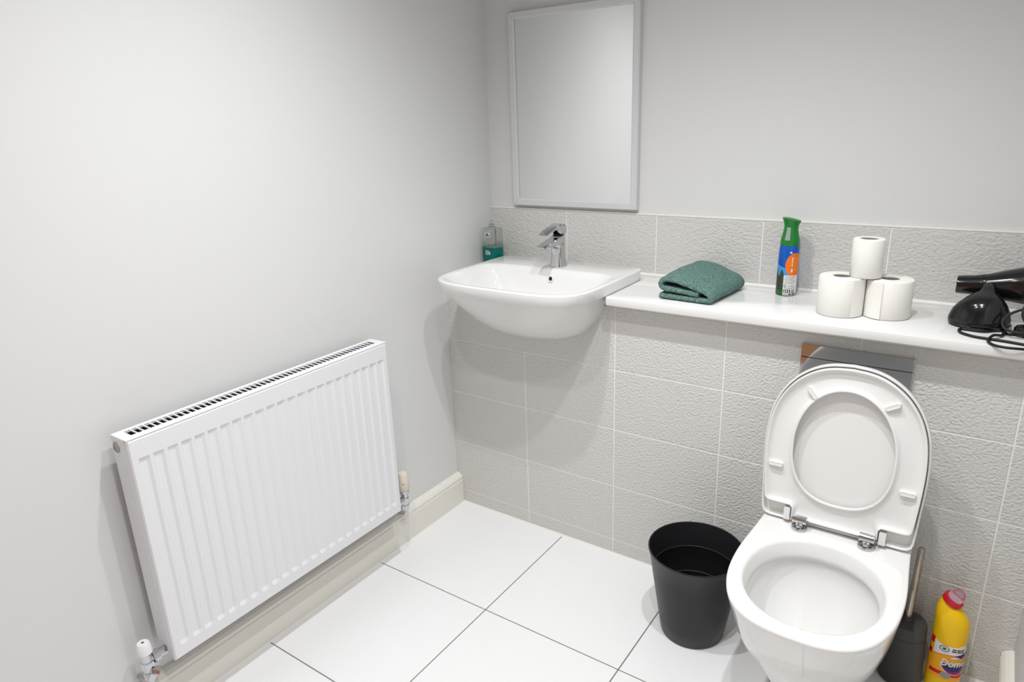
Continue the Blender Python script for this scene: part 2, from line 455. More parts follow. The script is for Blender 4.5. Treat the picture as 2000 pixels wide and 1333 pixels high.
# ------------------------------------------------------------------ basin tap
def srect(cx, cy, hx, hy, z=None, n=32, e=5.0, slope=0.0):
    out = []
    for k in range(n):
        t = 2 * pi * k / n; c, s = math.cos(t), math.sin(t)
        x = math.copysign(abs(c) ** (2 / e), c) * hx; y = math.copysign(abs(s) ** (2 / e), s) * hy
        out.append(Vector((cx + x, cy + y, z + slope * y)))
    return out
def tap():
    tx = 0.385; ty = 0.131
    t = thing('basin_mixer_tap', 'chrome single-lever mixer tap on the back edge of the basin', 'tap', (tx, ty, 0.931))
    R = [srect(tx, ty, hx, hy, z, slope=sl) for hx, hy, z, sl in
         ((0.0235, 0.0235, 0.9312, 0), (0.0245, 0.0245, 0.9335, 0), (0.0225, 0.0225, 0.940, 0), (0.0195, 0.0195, 0.955, 0), (0.0182, 0.0180, 0.975, 0), (0.0182, 0.0180, 0.995, 0), (0.0188, 0.019, 1.015, 0), (0.0188, 0.019, 1.0335, 0.10))]
    v, f = loft(R); mk('body', v, f, M['chrome'], t, auto=35)
    # spout: tapering flat nose that drops forwards
    def sec(y, zt, zb, hx):
        return [Vector((tx + a * hx, y, zb + (zt - zb) * b)) for a, b in ((-1, 0.25), (-0.75, 0.0), (0.75, 0.0), (1, 0.25), (1, 0.85), (0.86, 1.0), (-0.86, 1.0), (-1, 0.85))]
    S = [sec(ty + 0.012, 1.0335, 0.985, 0.0180), sec(ty - 0.012, 1.0320, 0.985, 0.0180), sec(ty - 0.022, 1.0295, 0.997, 0.0182), sec(ty - 0.045, 1.0245, 1.0045, 0.0188), sec(ty - 0.078, 1.0185, 1.0050, 0.0195), sec(ty - 0.106, 1.0130, 1.0045, 0.0192), sec(ty - 0.111, 1.0115, 1.0060, 0.0175)]
    v, f = loft(S); sp = mk('spout', v, f, M['chrome'], t, auto=30)
    lathe_obj('aerator', [(0.009, 0.004), (0.0095, -0.004), (0.0075, -0.0045)], (tx, ty - 0.090, 1.0050), M['chrome'], sp, n=24)
    # lever: curved blade over the body
    L = [sec(ty + 0.023, 1.0640, 1.0365, 0.0190), sec(ty + 0.012, 1.0695, 1.0365, 0.0190), sec(ty - 0.004, 1.0715, 1.0370, 0.0190), sec(ty - 0.020, 1.0700, 1.0460, 0.0188), sec(ty - 0.042, 1.0655, 1.0545, 0.0185), sec(ty - 0.064, 1.0585, 1.0520, 0.0180), sec(ty - 0.090, 1.0495, 1.0455, 0.0168), sec(ty - 0.095, 1.0470, 1.0455, 0.0150)]
    v, f = loft(L); lv = mk('lever', v, f, M['chrome'], t, auto=30)
    lathe_obj('cartridge_neck', [(0.0155, 0), (0.0155, 0.008)], (tx, ty, 1.031), M['dark'], t, n=28)
    lathe_obj('indicator', [(0.0045, -0.0005), (0.0045, 0.0006), (0.003, 0.001)], (tx + 0.0182, ty - 0.002, 1.006), M['plug'], t, axis=(1, 0, 0), n=20)
tap()

# ------------------------------------------------------------------ soap bottle
def soap_bottle():
    c = Vector((0.062, 0.205, ZT))
    t = thing('soap_dispenser', 'clear pump bottle of turquoise hand soap behind the left of the basin', 'soap bottle', c)
    def sec(s, z, hx=0.040, hy=0.026):
        out = []
        a = math.radians(-18)
        for p in srect(0, 0, hx * s, hy * s, 0, 40, 4.5):
            out.append(Vector((c.x + p.x * math.cos(a) - p.y * math.sin(a), c.y + p.x * math.sin(a) + p.y * math.cos(a), ZT + z)))
        return out
    zs = [(0.94, 0.0012), (1.0, 0.006), (1.0, 0.122), (0.985, 0.1285), (0.93, 0.1325), (0.80, 0.1350), (0.55, 0.1375), (0.30, 0.140)]
    R = [sec(s, z) for s, z in zs]
    v, f = loft(R); mk('bottle', v, f, M['clear'], t, auto=50)
    v, f = loft([sec(0.91, 0.004), sec(0.955, 0.008), sec(0.955, 0.066), sec(0.955, 0.0665)])
    mk('liquid', v, f, M['soap'], t, auto=50)
    pump = lathe_obj('pump_collar', [(0.012, 0.139), (0.012, 0.147), (0.006, 0.149), (0.0045, 0.156), (0.008, 0.157), (0.008, 0.161), (0.004, 0.162)], (c.x, c.y, ZT), M['clear'], t, n=24)
    lathe_obj('dip_tube', [(0.0022, 0.012), (0.0022, 0.138)], (c.x + 0.018, c.y - 0.006, ZT), M['greyp'], t, n=10)
    # printed label marks on the face towards the viewer
    a = math.radians(-18); ex = Vector((math.cos(a), math.sin(a), 0)); ey = Vector((-math.sin(a), math.cos(a), 0))
    fc = c - ey * 0.0264
    def mark(x0, x1, z0, z1, mt, name='label_print', d=0.0004):
        q = [fc + ex * x0 + Vector((0, 0, z0)), fc + ex * x1 + Vector((0, 0, z0)), fc + ex * x1 + Vector((0, 0, z1)), fc + ex * x0 + Vector((0, 0, z1))]
        v = [p - ey * d for p in q] + q
        mk(name, v, [(0, 1, 2, 3), (4, 5, 6, 7), (0, 1, 5, 4), (1, 2, 6, 5), (2, 3, 7, 6), (3, 0, 4, 7)], mt, t)
    mark(-0.006, 0.022, 0.106, 0.120, M['whitep'])
    for x0, x1, z in ((0.0, 0.013, 0.1155), (-0.003, 0.018, 0.1105)): mark(x0, x1, z - 0.0018, z + 0.0018, M['black'], 'label_word', 0.0009)
    for x0, x1, z in ((-0.008, 0.013, 0.054), (-0.008, -0.005, 0.046), (-0.001, 0.002, 0.046), (0.006, 0.009, 0.046), (0.013, 0.020, 0.048)): mark(x0, x1, z - (0.0012 if z > 0.05 else 0.006), z + (0.0012 if z > 0.05 else 0.004), M['whitep'], 'label_word')
soap_bottle()

# ------------------------------------------------------------------ mirror
def mirror():
    x0, x1, z0, z1 = 0.113, 0.594, 1.105, 1.739
    fw, dp = 0.0235, 0.022; yb = YW - 0.001; yf = yb - dp
    t = thing('wall_mirror', 'tall rectangular mirror in a slim silver frame above the basin', 'mirror', ((x0 + x1) / 2, yb, z0))
    o = [(x0, z0), (x1, z0), (x1, z1), (x0, z1)]
    i = [(x0 + fw, z0 + fw), (x1 - fw, z0 + fw), (x1 - fw, z1 - fw), (x0 + fw, z1 - fw)]
    for k in range(4):
        k2 = (k + 1) % 4
        a, b, c, d = o[k], o[k2], i[k2], i[k]
        g = 0.0004
        e = Vector((b[0] - a[0], 0, b[1] - a[1])).normalized() * g
        pts = []
        def P(p, y, s): return Vector((p[0], y, p[1])) + e * s
        def lerp(p, q, u): return (p[0] + (q[0] - p[0]) * u, p[1] + (q[1] - p[1]) * u)
        prof = [(0.0, yb), (0.0, yf + 0.003), (0.10, yf), (0.80, yf), (0.93, yf + 0.002), (1.0, yf + 0.006), (1.0, yb)]
        v = [P(lerp(a, d, u), y, 1) for u, y in prof] + [P(lerp(b, c, u), y, -1) for u, y in prof]
        n = len(prof)
        f = [tuple(range(n)), tuple(range(n, 2 * n))] + [(q, (q + 1) % n, n + (q + 1) % n, n + q) for q in range(n)]
        mk('frame_bar', v, f, M['alu'], t, auto=25)
    box('mirror_glass', (x0 + fw - 0.002 + 0.0035, yf + 0.0075, z0 + fw - 0.001), (x1 - fw + 0.001, yf + 0.0115, z1 - fw + 0.001), M['mirror'], t)
    box('backing_board', (x0 + 0.006, yf + 0.012, z0 + 0.006), (x1 - 0.006, yb, z1 - 0.006), M['dark'], t)
mirror()

# ------------------------------------------------------------------ radiator
def radiator():
    y0, y1, z0, z1, xb, xf = -1.182, -0.405, 0.196, 0.775, 0.036, 0.100
    t = thing('radiator', 'white fluted panel radiator with slotted top grille on the left wall', 'radiator', (xb, (y0 + y1) / 2, z0))
    # pressed front panel
    nfl = 23; pitch = (y1 - y0 - 0.024) / nfl
    ys = [y0, y0 + 0.003]; dep = [0.004, 0.0]
    s = y0 + 0.012
    for k in range(nfl):
        a = s + k * pitch
        for q, d in ((0.14, 0), (0.24, 1), (0.70, 1), (0.90, 0)):
            ys.append(a + q * pitch); dep.append(d)
    ys += [y1 - 0.003, y1]
    flute = [0, 0]
    for k in range(nfl): flute += [0, 1, 1, 0]
    flute += [0, 0]
    zs = [(z0, 0, 0.004), (z0 + 0.003, 0, 0.0), (z0 + 0.032, 0, 0), (z0 + 0.042, 1, 0), (z1 - 0.056, 1, 0), (z1 - 0.049, 0, 0), (z1 - 0.0062, 0, 0), (z1 - 0.0042, 0, 0.002)]
    DP = 0.0042; v = []; n = len(ys)
    for z, fl, back in zs:
        for k, y in enumerate(ys):
            e = 0.004 if k in (0, n - 1) else 0
            v.append((xf - max(back, e) - DP * flute[k] * fl, y, z))
    nz = len(zs)
    f = [(r * n + k, r * n + k + 1, (r + 1) * n + k + 1, (r + 1) * n + k) for r in range(nz - 1) for k in range(n - 1)]
    # back faces for thickness
    m0 = len(v)
    for z, y in ((z0, y0), (z0, y1), (z1 - 0.0042, y1), (z1 - 0.0042, y0)): v.append((xf - 0.014, y, z))
    f += [(m0, m0 + 1, m0 + 2, m0 + 3)]
    f += [tuple([m0, m0 + 1] + [k for k in range(n - 1, -1, -1)]), tuple([m0 + 3, m0 + 2] + [(nz - 1) * n + k for k in range(n - 1, -1, -1)]),
          tuple([m0, m0 + 3] + [r * n for r in range(nz - 1, -1, -1)]), tuple([m0 + 1, m0 + 2] + [r * n + n - 1 for r in range(nz - 1, -1, -1)])]
    mk('front_panel', v, f, M['rad'], t, auto=18)
    box('back_panel', (xb, y0 + 0.004, z0 + 0.002), (xb + 0.012, y1 - 0.004, z1 - 0.012), M['rad'], t, 0.003)
    for y in (y0, y1):
        s_ = 1 if y == y0 else -1
        a, b = sorted((y - s_ * 0.0015, y + s_ * 0.0015))
        box('side_cover', (xb - 0.002, a, z0 + 0.035), (xf - 0.013, b, z1), M['rad'], t, 0.0007, 1)
    # top grille: rails, ends and slats
    zt0, zt1 = z1 - 0.0033, z1 + 0.0008
    box('grille_rail', (xb - 0.002, y0 - 0.001, zt0), (xb + 0.0085, y1 + 0.001, zt1), M['rad'], t, 0.0008, 1)
    box('grille_rail', (xf - 0.0205, y0 - 0.001, zt0), (xf - 0.0015, y1 + 0.001, zt1), M['rad'], t, 0.0008, 1)
    box('grille_end', (xb + 0.008, y0 - 0.001, zt0), (xf - 0.0195, y0 + 0.022, zt1), M['rad'], t, 0.0006, 1)
    box('grille_end', (xb + 0.008, y1 - 0.022, zt0), (xf - 0.0195, y1 + 0.001, zt1), M['rad'], t, 0.0006, 1)
    ns = 52; a = y0 + 0.022; L = (y1 - y0 - 0.044); p = L / ns
    off = base_of(t)
    me = boxmesh('grille_slat', (-0.0190, -0.0018, -0.0012), (0.0190, 0.0018, 0.0018), 0.0005, 1); me.materials.append(M['rad'])
    for k in range(1, ns):
        o = bpy.data.objects.new('grille_slat', me); col.objects.link(o); o.parent = t
        o.location = Vector(((xb + xf - 0.013) / 2, a + k * p, z1 - 0.0012)) - off
    # convector fins inside, coloured dark for the shade seen through the slots
    v = []; nn = 300
    for k in range(nn + 1):
        y = y0 + 0.02 + (y1 - y0 - 0.04) * k / nn; x = xf - 0.0155 if (k // 2) % 2 else xb + 0.0135
        v += [(x, y, z0 + 0.05), (x, y, z1 - 0.012)]
    v2 = [(a_ - 0.0008, b_, c_) for a_, b_, c_ in v]
    N = len(v); f = []
    for k in range(nn):
        f.append((2 * k, 2 * k + 2, 2 * k + 3, 2 * k + 1)); f.append((N + 2 * k, N + 2 * k + 1, N + 2 * k + 3, N + 2 * k + 2))
    mk('convector_fins', v + v2, f, M['inner_shade'], t)
    for xa in (xb + 0.0123, xf - 0.0152): box('shade_sheet', (xa, y0 + 0.006, z0 + 0.04), (xa + 0.0008, y1 - 0.006, z1 - 0.0038), M['inner_shade'], t)  # added dark sheets, their colour stands in for shade below the slots
    # bleed plug on the near end
    lathe_obj('end_plug', [(0.0125, 0), (0.0125, 0.002), (0.0105, 0.003), (0.0095, 0.0015), (0.004, 0.0015)], (0.0535, y0 - 0.0012, 0.7495), M['plug'], t, axis=(0, -1, 0), n=28)
    for yy in (y0 + 0.15, y1 - 0.15): box('wall_bracket', (0.0005, yy - 0.015, z0 + 0.06), (xb + 0.001, yy + 0.015, z1 - 0.06), M['rad'], t)
radiator()

def valves():
    # thermostatic valve, far end
    x, y = 0.058, -0.347
    t = thing('thermostatic_valve', 'cream thermostatic valve on chrome body at the far end of the radiator', 'valve', (x, y, 0.125))
    lathe_obj('valve_head', [(0.0165, 0.232), (0.0195, 0.236), (0.0195, 0.262), (0.0180, 0.290), (0.0150, 0.296), (0.0110, 0.2975), (0.0105, 0.2960)], (x, y, 0), M['trv'], t, n=32)
    lathe_obj('collar', [(0.0150, 0.222), (0.0170, 0.223), (0.0170, 0.2315), (0.0150, 0.2325)], (x, y, 0), M['chrome'], t, n=24)
    b = lathe_obj('body', [(0.0120, 0.224), (0.0115, 0.205), (0.0150, 0.203), (0.0150, 0.192), (0.0115, 0.190), (0.0115, 0.178), (0.0140, 0.177), (0.0140, 0.160), (0.0100, 0.158), (0.0080, 0.150)], (x, y, 0), M['chrome'], t, n=8)
    lathe_obj('radiator_union', [(0.0100, 0), (0.0100, 0.016), (0.0140, 0.017), (0.0140, 0.034), (0.0100, 0.035), (0.0100, 0.058)], (x, y, 0.198), M['chrome'], t, axis=(0, -1, 0), n=12)
    tube('pipe_tail', catmull([(x, y, 0.160), (x, y, 0.150), (x - 0.010, y, 0.139), (x - 0.03, y, 0.137), (0.0005, y, 0.137)], 5), 0.0072, M['chrome'], t, 14)
    lathe_obj('set_dot', [(0.0020, 0), (0.0020, 0.0006)], (x + 0.0135, y - 0.0135, 0.262), M['black'], t, axis=(1, -1, 0), n=10)
    # lockshield valve, near end
    x, y = 0.060, -1.228
    t = thing('lockshield_valve', 'white-capped chrome lockshield valve at the near end of the radiator', 'valve', (x, y, 0.125))
    lathe_obj('cap', [(0.0150, 0.236), (0.0170, 0.238), (0.0150, 0.262), (0.0120, 0.266)], (x, y, 0), M['white_plastic'], t, n=24)
    lathe_obj('cap_hole', [(0.0030, 0.2655), (0.0030, 0.2664)], (x, y, 0), M['black'], t, n=12)
    lathe_obj('body', [(0.0110, 0.240), (0.0115, 0.214), (0.0150, 0.212), (0.0150, 0.196), (0.0115, 0.194), (0.0115, 0.184), (0.0140, 0.183), (0.0140, 0.166), (0.0100, 0.164), (0.0080, 0.155)], (x, y, 0), M['chrome'], t, n=8)
    lathe_obj('radiator_union', [(0.0100, 0), (0.0100, 0.012), (0.0150, 0.013), (0.0150, 0.028), (0.0110, 0.029), (0.0110, 0.046)], (x, y, 0.214), M['chrome'], t, axis=(0, 1, 0), n=8)
    lathe_obj('drain_spigot', [(0.0080, 0), (0.0080, 0.014), (0.0105, 0.015), (0.0105, 0.026), (0.0070, 0.027)], (x, y, 0.190), M['chrome'], t, axis=(0.5, 0.5, -0.35), n=8)
    tube('pipe_tail', catmull([(x, y, 0.165), (x, y, 0.154), (x - 0.010, y, 0.142), (x - 0.03, y, 0.139), (0.0005, y, 0.139)], 5), 0.0072, M['chrome'], t, 14)
valves()

# ------------------------------------------------------------------ toilet
TXC = 1.3365
HP = [(0.165, 0.0), (0.1655, -0.06), (0.1675, -0.14), (0.172, -0.22), (0.1775, -0.30), (0.1785, -0.36), (0.174, -0.42), (0.163, -0.47), (0.144, -0.515), (0.115, -0.55), (0.080, -0.570), (0.042, -0.5795), (0.0, -0.582)]
def pan_ring(sx, yback, yfront, z, n=96, p=None):
    """outline of the pan scaled to a half width and a front/back position"""
    half = catmull([Vector((x, y, 0)) for x, y in HP], 6)
    pts = [Vector((x, y, 0)) for x, y, _ in half] + [Vector((-x, y, 0)) for x, y, _ in reversed(half[:-1])]
    pts = resample(pts, n, True)
    return [Vector((TXC + q.x * sx, yback + (q.y / -0.582) * (yfront - yback), z)) for q in pts]
def ell(a, b, yc, z, n=96, e=2.15):
    ref = pan_ring(1, 0, -0.582, 0, n)
    out = []
    for q in ref:
        ang = math.atan2((q.y + 0.36) / 0.2, (q.x - TXC) / 0.17)
        c, s = math.cos(ang), math.sin(ang)
        out.append(Vector((TXC + a * math.copysign(abs(c) ** (2 / e), c), yc + b * math.copysign(abs(s) ** (2 / e), s), z)))
    return out
def toilet():
    t = thing('toilet', 'white back-to-wall toilet with seat and lid raised', 'toilet', (TXC, -0.27, 0))
    yb = -0.001
    R = [pan_ring(0.62, yb, -0.312, 0.0), pan_ring(0.63, yb, -0.316, 0.004), pan_ring(0.605, yb, -0.302, 0.05), pan_ring(0.585, yb, -0.296, 0.11), pan_ring(0.575, yb, -0.297, 0.148), pan_ring(0.570, yb, -0.305, 0.158), pan_ring(0.575, yb, -0.345, 0.1635),
         pan_ring(0.605, yb, -0.390, 0.168), pan_ring(0.665, yb, -0.428, 0.177), pan_ring(0.730, yb, -0.456, 0.190), pan_ring(0.790, yb, -0.480, 0.208), pan_ring(0.855, yb, -0.507, 0.240), pan_ring(0.905, yb, -0.530, 0.280), pan_ring(0.950, yb, -0.551, 0.325), pan_ring(0.980, yb, -0.568, 0.365),
         pan_ring(0.997, yb, -0.5795, 0.391), pan_ring(0.998, yb, -0.5808, 0.3955), pan_ring(0.995, yb, -0.579, 0.3988), pan_ring(0.988, yb - 0.001, -0.5755, 0.4003), pan_ring(0.975, yb - 0.002, -0.569, 0.4007),
         ell(0.150, 0.168, -0.379, 0.4005), ell(0.145, 0.163, -0.379, 0.3985), ell(0.1415, 0.1595, -0.379, 0.393), ell(0.136, 0.154, -0.379, 0.368), ell(0.134, 0.152, -0.379, 0.360),
         ell(0.138, 0.156, -0.379, 0.354), ell(0.143, 0.160, -0.378, 0.345), ell(0.137, 0.152, -0.379, 0.305), ell(0.118, 0.130, -0.392, 0.25), ell(0.088, 0.092, -0.412, 0.205), ell(0.060, 0.062, -0.425, 0.17), ell(0.04, 0.042, -0.428, 0.135)]
    v, f = loft(R); mk('pan', v, f, M['ceramic'], t, smooth=True)
    w = ell(0.061, 0.063, -0.425, 0.172)
    c = sum(w, Vector()) / len(w)
    v, f = loft([[p + Vector((0, 0, -0.002)) for p in w], w]); mk('water', v, f, M['water'], t, smooth=False)

    # lid and seat, standing up on the hinges: local u (width), v (length from hinge end), wd (towards the room)
    tilt = math.radians(3.2); O = Vector((TXC - 0.002, -0.1400, 0.4055))
    ev = Vector((0, math.sin(tilt), math.cos(tilt))); ew = Vector((0, -math.cos(tilt), math.sin(tilt)))
    def W(u, vv, wd): return O + Vector((u, 0, 0)) + ev * vv + ew * wd
    lidhalf = [(0.0, 0.0), (0.10, 0.0), (0.145, 0.0), (0.160, 0.002), (0.1705, 0.012), (0.1735, 0.035), (0.1755, 0.08), (0.1785, 0.14), (0.1800, 0.19), (0.1785, 0.235), (0.1725, 0.28), (0.160, 0.32), (0.141, 0.355), (0.115, 0.385), (0.082, 0.408), (0.045, 0.4215), (0.0, 0.426)]
    def full(half, n=112):
        h = catmull([Vector((a, b, 0)) for a, b in half], 6)
        pts = h + [Vector((-p.x, p.y, 0)) for p in reversed(h[1:-1])]
        return resample(pts, n, True)
    lo = full(lidhalf)
    cen = Vector((0, 0.2, 0))
    def inset(pts, d):
        out = []; n = len(pts)
        for k in range(n):
            tg = (pts[(k + 1) % n] - pts[k - 1]).normalized(); nm = Vector((-tg.y, tg.x, 0))
            if nm.dot(cen - pts[k]) < 0: nm = -nm
            out.append(pts[k] + nm * d)
        return out
    def ring(pts, wd): return [W(p.x, p.y, wd) for p in pts]
    L = [ring([cen + (p - cen) * 0.5 for p in lo], -0.006), ring(inset(lo, 0.020), -0.003), ring(inset(lo, 0.006), 0.000), ring(lo, 0.006), ring(lo, 0.0185), ring(inset(lo, 0.0012), 0.0205), ring(inset(lo, 0.0035), 0.0205), ring(inset(lo, 0.0048), 0.019), ring(inset(lo, 0.007), 0.006), ring([cen + (p - cen) * 0.5 for p in inset(lo, 0.012)], 0.003)]
    v, f = loft(L); mk('lid', v, f, M['seat'], t, auto=50)
    # seat ring with notched corners for the hinge arms
    sh = [(0.0, 0.012), (0.05, 0.012), (0.082, 0.012), (0.0965, 0.012), (0.0975, 0.016), (0.0975, 0.038), (0.0995, 0.0435), (0.104, 0.0450), (0.145, 0.0450), (0.158, 0.0465), (0.1645, 0.052), (0.1668, 0.064), (0.1690, 0.09), (0.1720, 0.14), (0.1735, 0.19), (0.1720, 0.235), (0.1660, 0.279), (0.154, 0.317), (0.1355, 0.3505), (0.1105, 0.379), (0.079, 0.401), (0.044, 0.414), (0.0, 0.4185)]
    pts = [Vector((a, b, 0)) for a, b in sh]
    pts = pts[:8] + catmull(pts[8:], 5)
    so = resample(pts + [Vector((-p.x, p.y, 0)) for p in reversed(pts[1:-1])], 160, True)
    hv0, hv1, ha = 0.0710, 0.364, 0.1110
    def hole(s):
        out = []
        for p in so:
            a = math.atan2((p.y - 0.215) / 0.2, p.x / 0.17); c, sn = math.cos(a), math.sin(a)
            bb = (hv1 - 0.210) if sn > 0 else (0.210 - hv0)
            e = 2.05 if sn > 0 else 2.45
            out.append(Vector((math.copysign(abs(c) ** (2 / e), c) * (ha + s), 0.210 + math.copysign(abs(sn) ** (2 / e), sn) * (bb + s), 0)))
        return out
    h0 = hole(0.0)
    B0 = 0.0125
    S = [ring(inset(so, 0.004), B0), ring(so, B0 + 0.004), ring(so, B0 + 0.017), ring(inset(so, 0.0012), B0 + 0.0185), ring(inset(so, 0.0030), B0 + 0.0185), ring(inset(so, 0.0045), B0 + 0.0175)]
    def blend(t_, wd, sm=False):
        a, b = inset(so, 0.0045), hole(0.006)
        return ring([p.lerp(q, t_) for p, q in zip(a, b)], wd)
    S += [blend(0.05, B0 + 0.0125), blend(0.22, B0 + 0.0085), blend(0.5, B0 + 0.0075), blend(0.85, B0 + 0.0100), ring(hole(0.006), B0 + 0.0125), ring(hole(0.0035), B0 + 0.0165), ring(hole(0.0012), B0 + 0.0172), ring(hole(-0.0008), B0 + 0.0160), ring(hole(-0.0012), B0 + 0.012), ring(hole(0.001), B0 + 0.003), ring(hole(0.006), B0)]
    v, f = loft(S, loop=True); seat = mk('seat', v, f, M['seat'], t, auto=50)
    # buffers under the seat
    def pad(u, vv, ang, ln=0.034, wd=0.011):
        R_ = []
        for s_, hgt in ((1.0, 0.004), (1.0, 0.0155), (0.93, 0.0185), (0.78, 0.0192), (0.70, 0.0184)):
            rg = []
            for k in range(28):
                a = 2 * pi * k / 28
                x = (ln / 2 - wd / 2) * (1 if math.cos(a) > 0 else -1) + wd / 2 * s_ * math.cos(a); y = wd / 2 * s_ * math.sin(a)
                rg.append(W(u + x * math.cos(ang) - y * math.sin(ang), vv + x * math.sin(ang) + y * math.cos(ang), B0 + hgt))
            R_.append(rg)
        v, f = loft(R_); mk('buffer_pad', v, f, M['pad'], seat, auto=40)
    pad(0.090, 0.347, math.radians(30)); pad(-0.080, 0.347, math.radians(128)); pad(0.144, 0.147, math.radians(0)); pad(-0.146, 0.147, math.radians(180))
    # lid hinge blocks and chrome hinges
    for s_ in (-1, 1):
        q = [W(s_ * 0.1005, 0.004, 0.004), W(s_ * 0.1150, 0.004, 0.004), W(s_ * 0.1150, 0.036, 0.004), W(s_ * 0.1005, 0.036, 0.004)]
        q2 = [p + ew * 0.026 for p in q]
        mk('lid_hinge_block', q + q2, [(0, 1, 2, 3), (4, 5, 6, 7), (0, 1, 5, 4), (1, 2, 6, 5), (2, 3, 7, 6), (3, 0, 4, 7)], M['seat'], t)
        hx = TXC + s_ * 0.0755
        ax = Vector((1, 0, 0)); hc = Vector((hx - 0.017, -0.1800, 0.4270))
        hg = lathe_obj('hinge', [(0.009, 0), (0.0105, 0.001), (0.0105, 0.033), (0.009, 0.034)], hc, M['chrome'], t, axis=ax, n=28)
        lathe_obj('hinge_base', [(0.0175, 0.4006), (0.0185, 0.402), (0.0185, 0.4065), (0.0165, 0.409), (0.0120, 0.4095)], (hx, -0.1790, 0), M['chrome'], hg, n=32)
        lathe_obj('hinge_screw', [(0.0042, 0), (0.0042, 0.006), (0.003, 0.0068)], (hx, -0.1870, 0.4135), M['chrome'], hg, axis=(0, -1, 0.1), n=16)
        lathe_obj('hinge_post', [(0.0085, 0.4085), (0.0085, 0.426)], (hx, -0.1800, 0), M['chrome'], hg, n=20)
toilet()

# ------------------------------------------------------------------ flush plate
def flush_plate():
    x0, x1, z0, z1 = 1.1915, 1.4445, 0.662, 0.828
    t = thing('flush_plate', 'mirror-chrome dual flush plate on the tiled wall behind the toilet lid', 'flush plate', ((x0 + x1) / 2, 0, z0))
    box('base_plate', (x0, -0.0035, z0), (x1, -0.0002, z1), M['chrome'], t, 0.0008, 1)
    zs = 0.794
    box('top_panel', (x0, -0.0105, zs + 0.0008), (x1, -0.0036, z1), M['chrome'], t, 0.0007, 2)
    xm = x0 + 0.150
    box('flush_button', (x0, -0.0105, z0), (xm - 0.0008, -0.0036, zs - 0.0008), M['chrome'], t, 0.0007, 2)
    box('flush_button', (xm + 0.0008, -0.0105, z0), (x1, -0.0036, zs - 0.0008), M['chrome'], t, 0.0007, 2)
flush_plate()

# ------------------------------------------------------------------ waste bin
def waste_bin():
    c = Vector((1.0110, -0.2010, 0)); H = 0.268; rb, rt = 0.0865, 0.1270
    t = thing('waste_bin', 'empty round black plastic waste bin beside the toilet', 'bin', c)
    def r(z): return rb + (rt - rb) * z / H
    pr = [(0.02, 0.002), (rb - 0.010, 0.0008), (rb - 0.004, 0.002), (rb, 0.007)]
    pr += [(r(z), z) for z in (0.05, 0.12, 0.2, H - 0.008)]
    pr += [(rt + 0.0010, H - 0.005), (rt + 0.0014, H - 0.002), (rt + 0.0002, H), (rt - 0.0022, H - 0.001), (rt - 0.003, H - 0.006)]
    for zz in (0.195, 0.118, 0.045):
        q = r(zz) - 0.0030
        pr += [(q + 0.0004, zz + 0.002), (q - 0.0012, zz + 0.0012), (q - 0.0015, zz - 0.0004), (q - 0.0004, zz - 0.003)]
    pr += [(rb - 0.003, 0.010), (rb - 0.008, 0.005), (0.02, 0.0045)]
    lathe_obj('bin_shell', pr, c, M['bin'], t, n=80, auto=35)
waste_bin()

# ------------------------------------------------------------------ toilet brush
def toilet_brush():
    c = Vector((1.5180, -0.0830, 0))
    t = thing('toilet_brush', 'dark grey toilet brush holder with steel handle behind the toilet', 'toilet brush', c)
    lathe_obj('holder', [(0.044, 0.0006), (0.049, 0.003), (0.0500, 0.012), (0.0485, 0.06), (0.0455, 0.133), (0.0450, 0.138)], c, M['brush'], t, n=56)
    lathe_obj('holder_lid', [(0.0440, 0.1382), (0.0452, 0.1392), (0.0438, 0.168), (0.0425, 0.172), (0.020, 0.1735), (0.0115, 0.1737)], c, M['brush'], t, n=56)
    ax = (Vector((1.5225, -0.0720, 0.372)) - Vector((1.5175, -0.0830, 0.15))).normalized()
    o = Vector((1.5175, -0.0830, 0.15))
    lathe_obj('handle', [(0.0082, 0.012), (0.0082, 0.105), (0.0074, 0.1075), (0.0074, 0.1095), (0.0082, 0.112), (0.0082, 0.222), (0.0070, 0.226), (0.004, 0.2275)], o, M['steel'], t, axis=ax, n=24)
    lathe_obj('handle_socket', [(0.0125, 0.010), (0.0125, 0.028), (0.0105, 0.031)], o, M['brush'], t, axis=ax, n=24)
toilet_brush()

# ------------------------------------------------------------------ surface decals for bottles
def strip(name, surf, s0, s1, lo, hi, mt, parent, off=0.0003, n=16, mrows=5):
    """print lying on a curved surface, between the curves lo(s) and hi(s)"""
    v = []; f = []
    for i in range(n + 1):
        s = s0 + (s1 - s0) * i / n
        a, b = lo(s), hi(s)
        for j in range(mrows + 1): v.append(surf(s, a + (b - a) * j / mrows, off))
    m1 = mrows + 1
    for i in range(n):
        for j in range(mrows): f.append((i * m1 + j, (i + 1) * m1 + j, (i + 1) * m1 + j + 1, i * m1 + j + 1))
    N = len(v); v2 = []
    for i in range(n + 1):
        s = s0 + (s1 - s0) * i / n
        a, b = lo(s), hi(s)
        for j in range(mrows + 1): v2.append(surf(s, a + (b - a) * j / mrows, 0.0))
    f2 = [tuple(N + k for k in q) for q in f]
    edge = [(i * m1) for i in range(n + 1)]
    side = [(i * m1, (i + 1) * m1, N + (i + 1) * m1, N + i * m1) for i in range(n)] + [(i * m1 + mrows, (i + 1) * m1 + mrows, N + (i + 1) * m1 + mrows, N + i * m1 + mrows) for i in range(n)]
    side += [(j, j + 1, N + j + 1, N + j) for j in range(mrows)] + [(n * m1 + j, n * m1 + j + 1, N + n * m1 + j + 1, N + n * m1 + j) for j in range(mrows)]
    return mk(name, v + v2, f + f2 + side, mt, parent, auto=40, world=False)
def rect(name, surf, s0, s1, t0, t1, mt, parent, off=0.0003, **k): return strip(name, surf, s0, s1, lambda s: t0, lambda s: t1, mt, parent, off, **k)
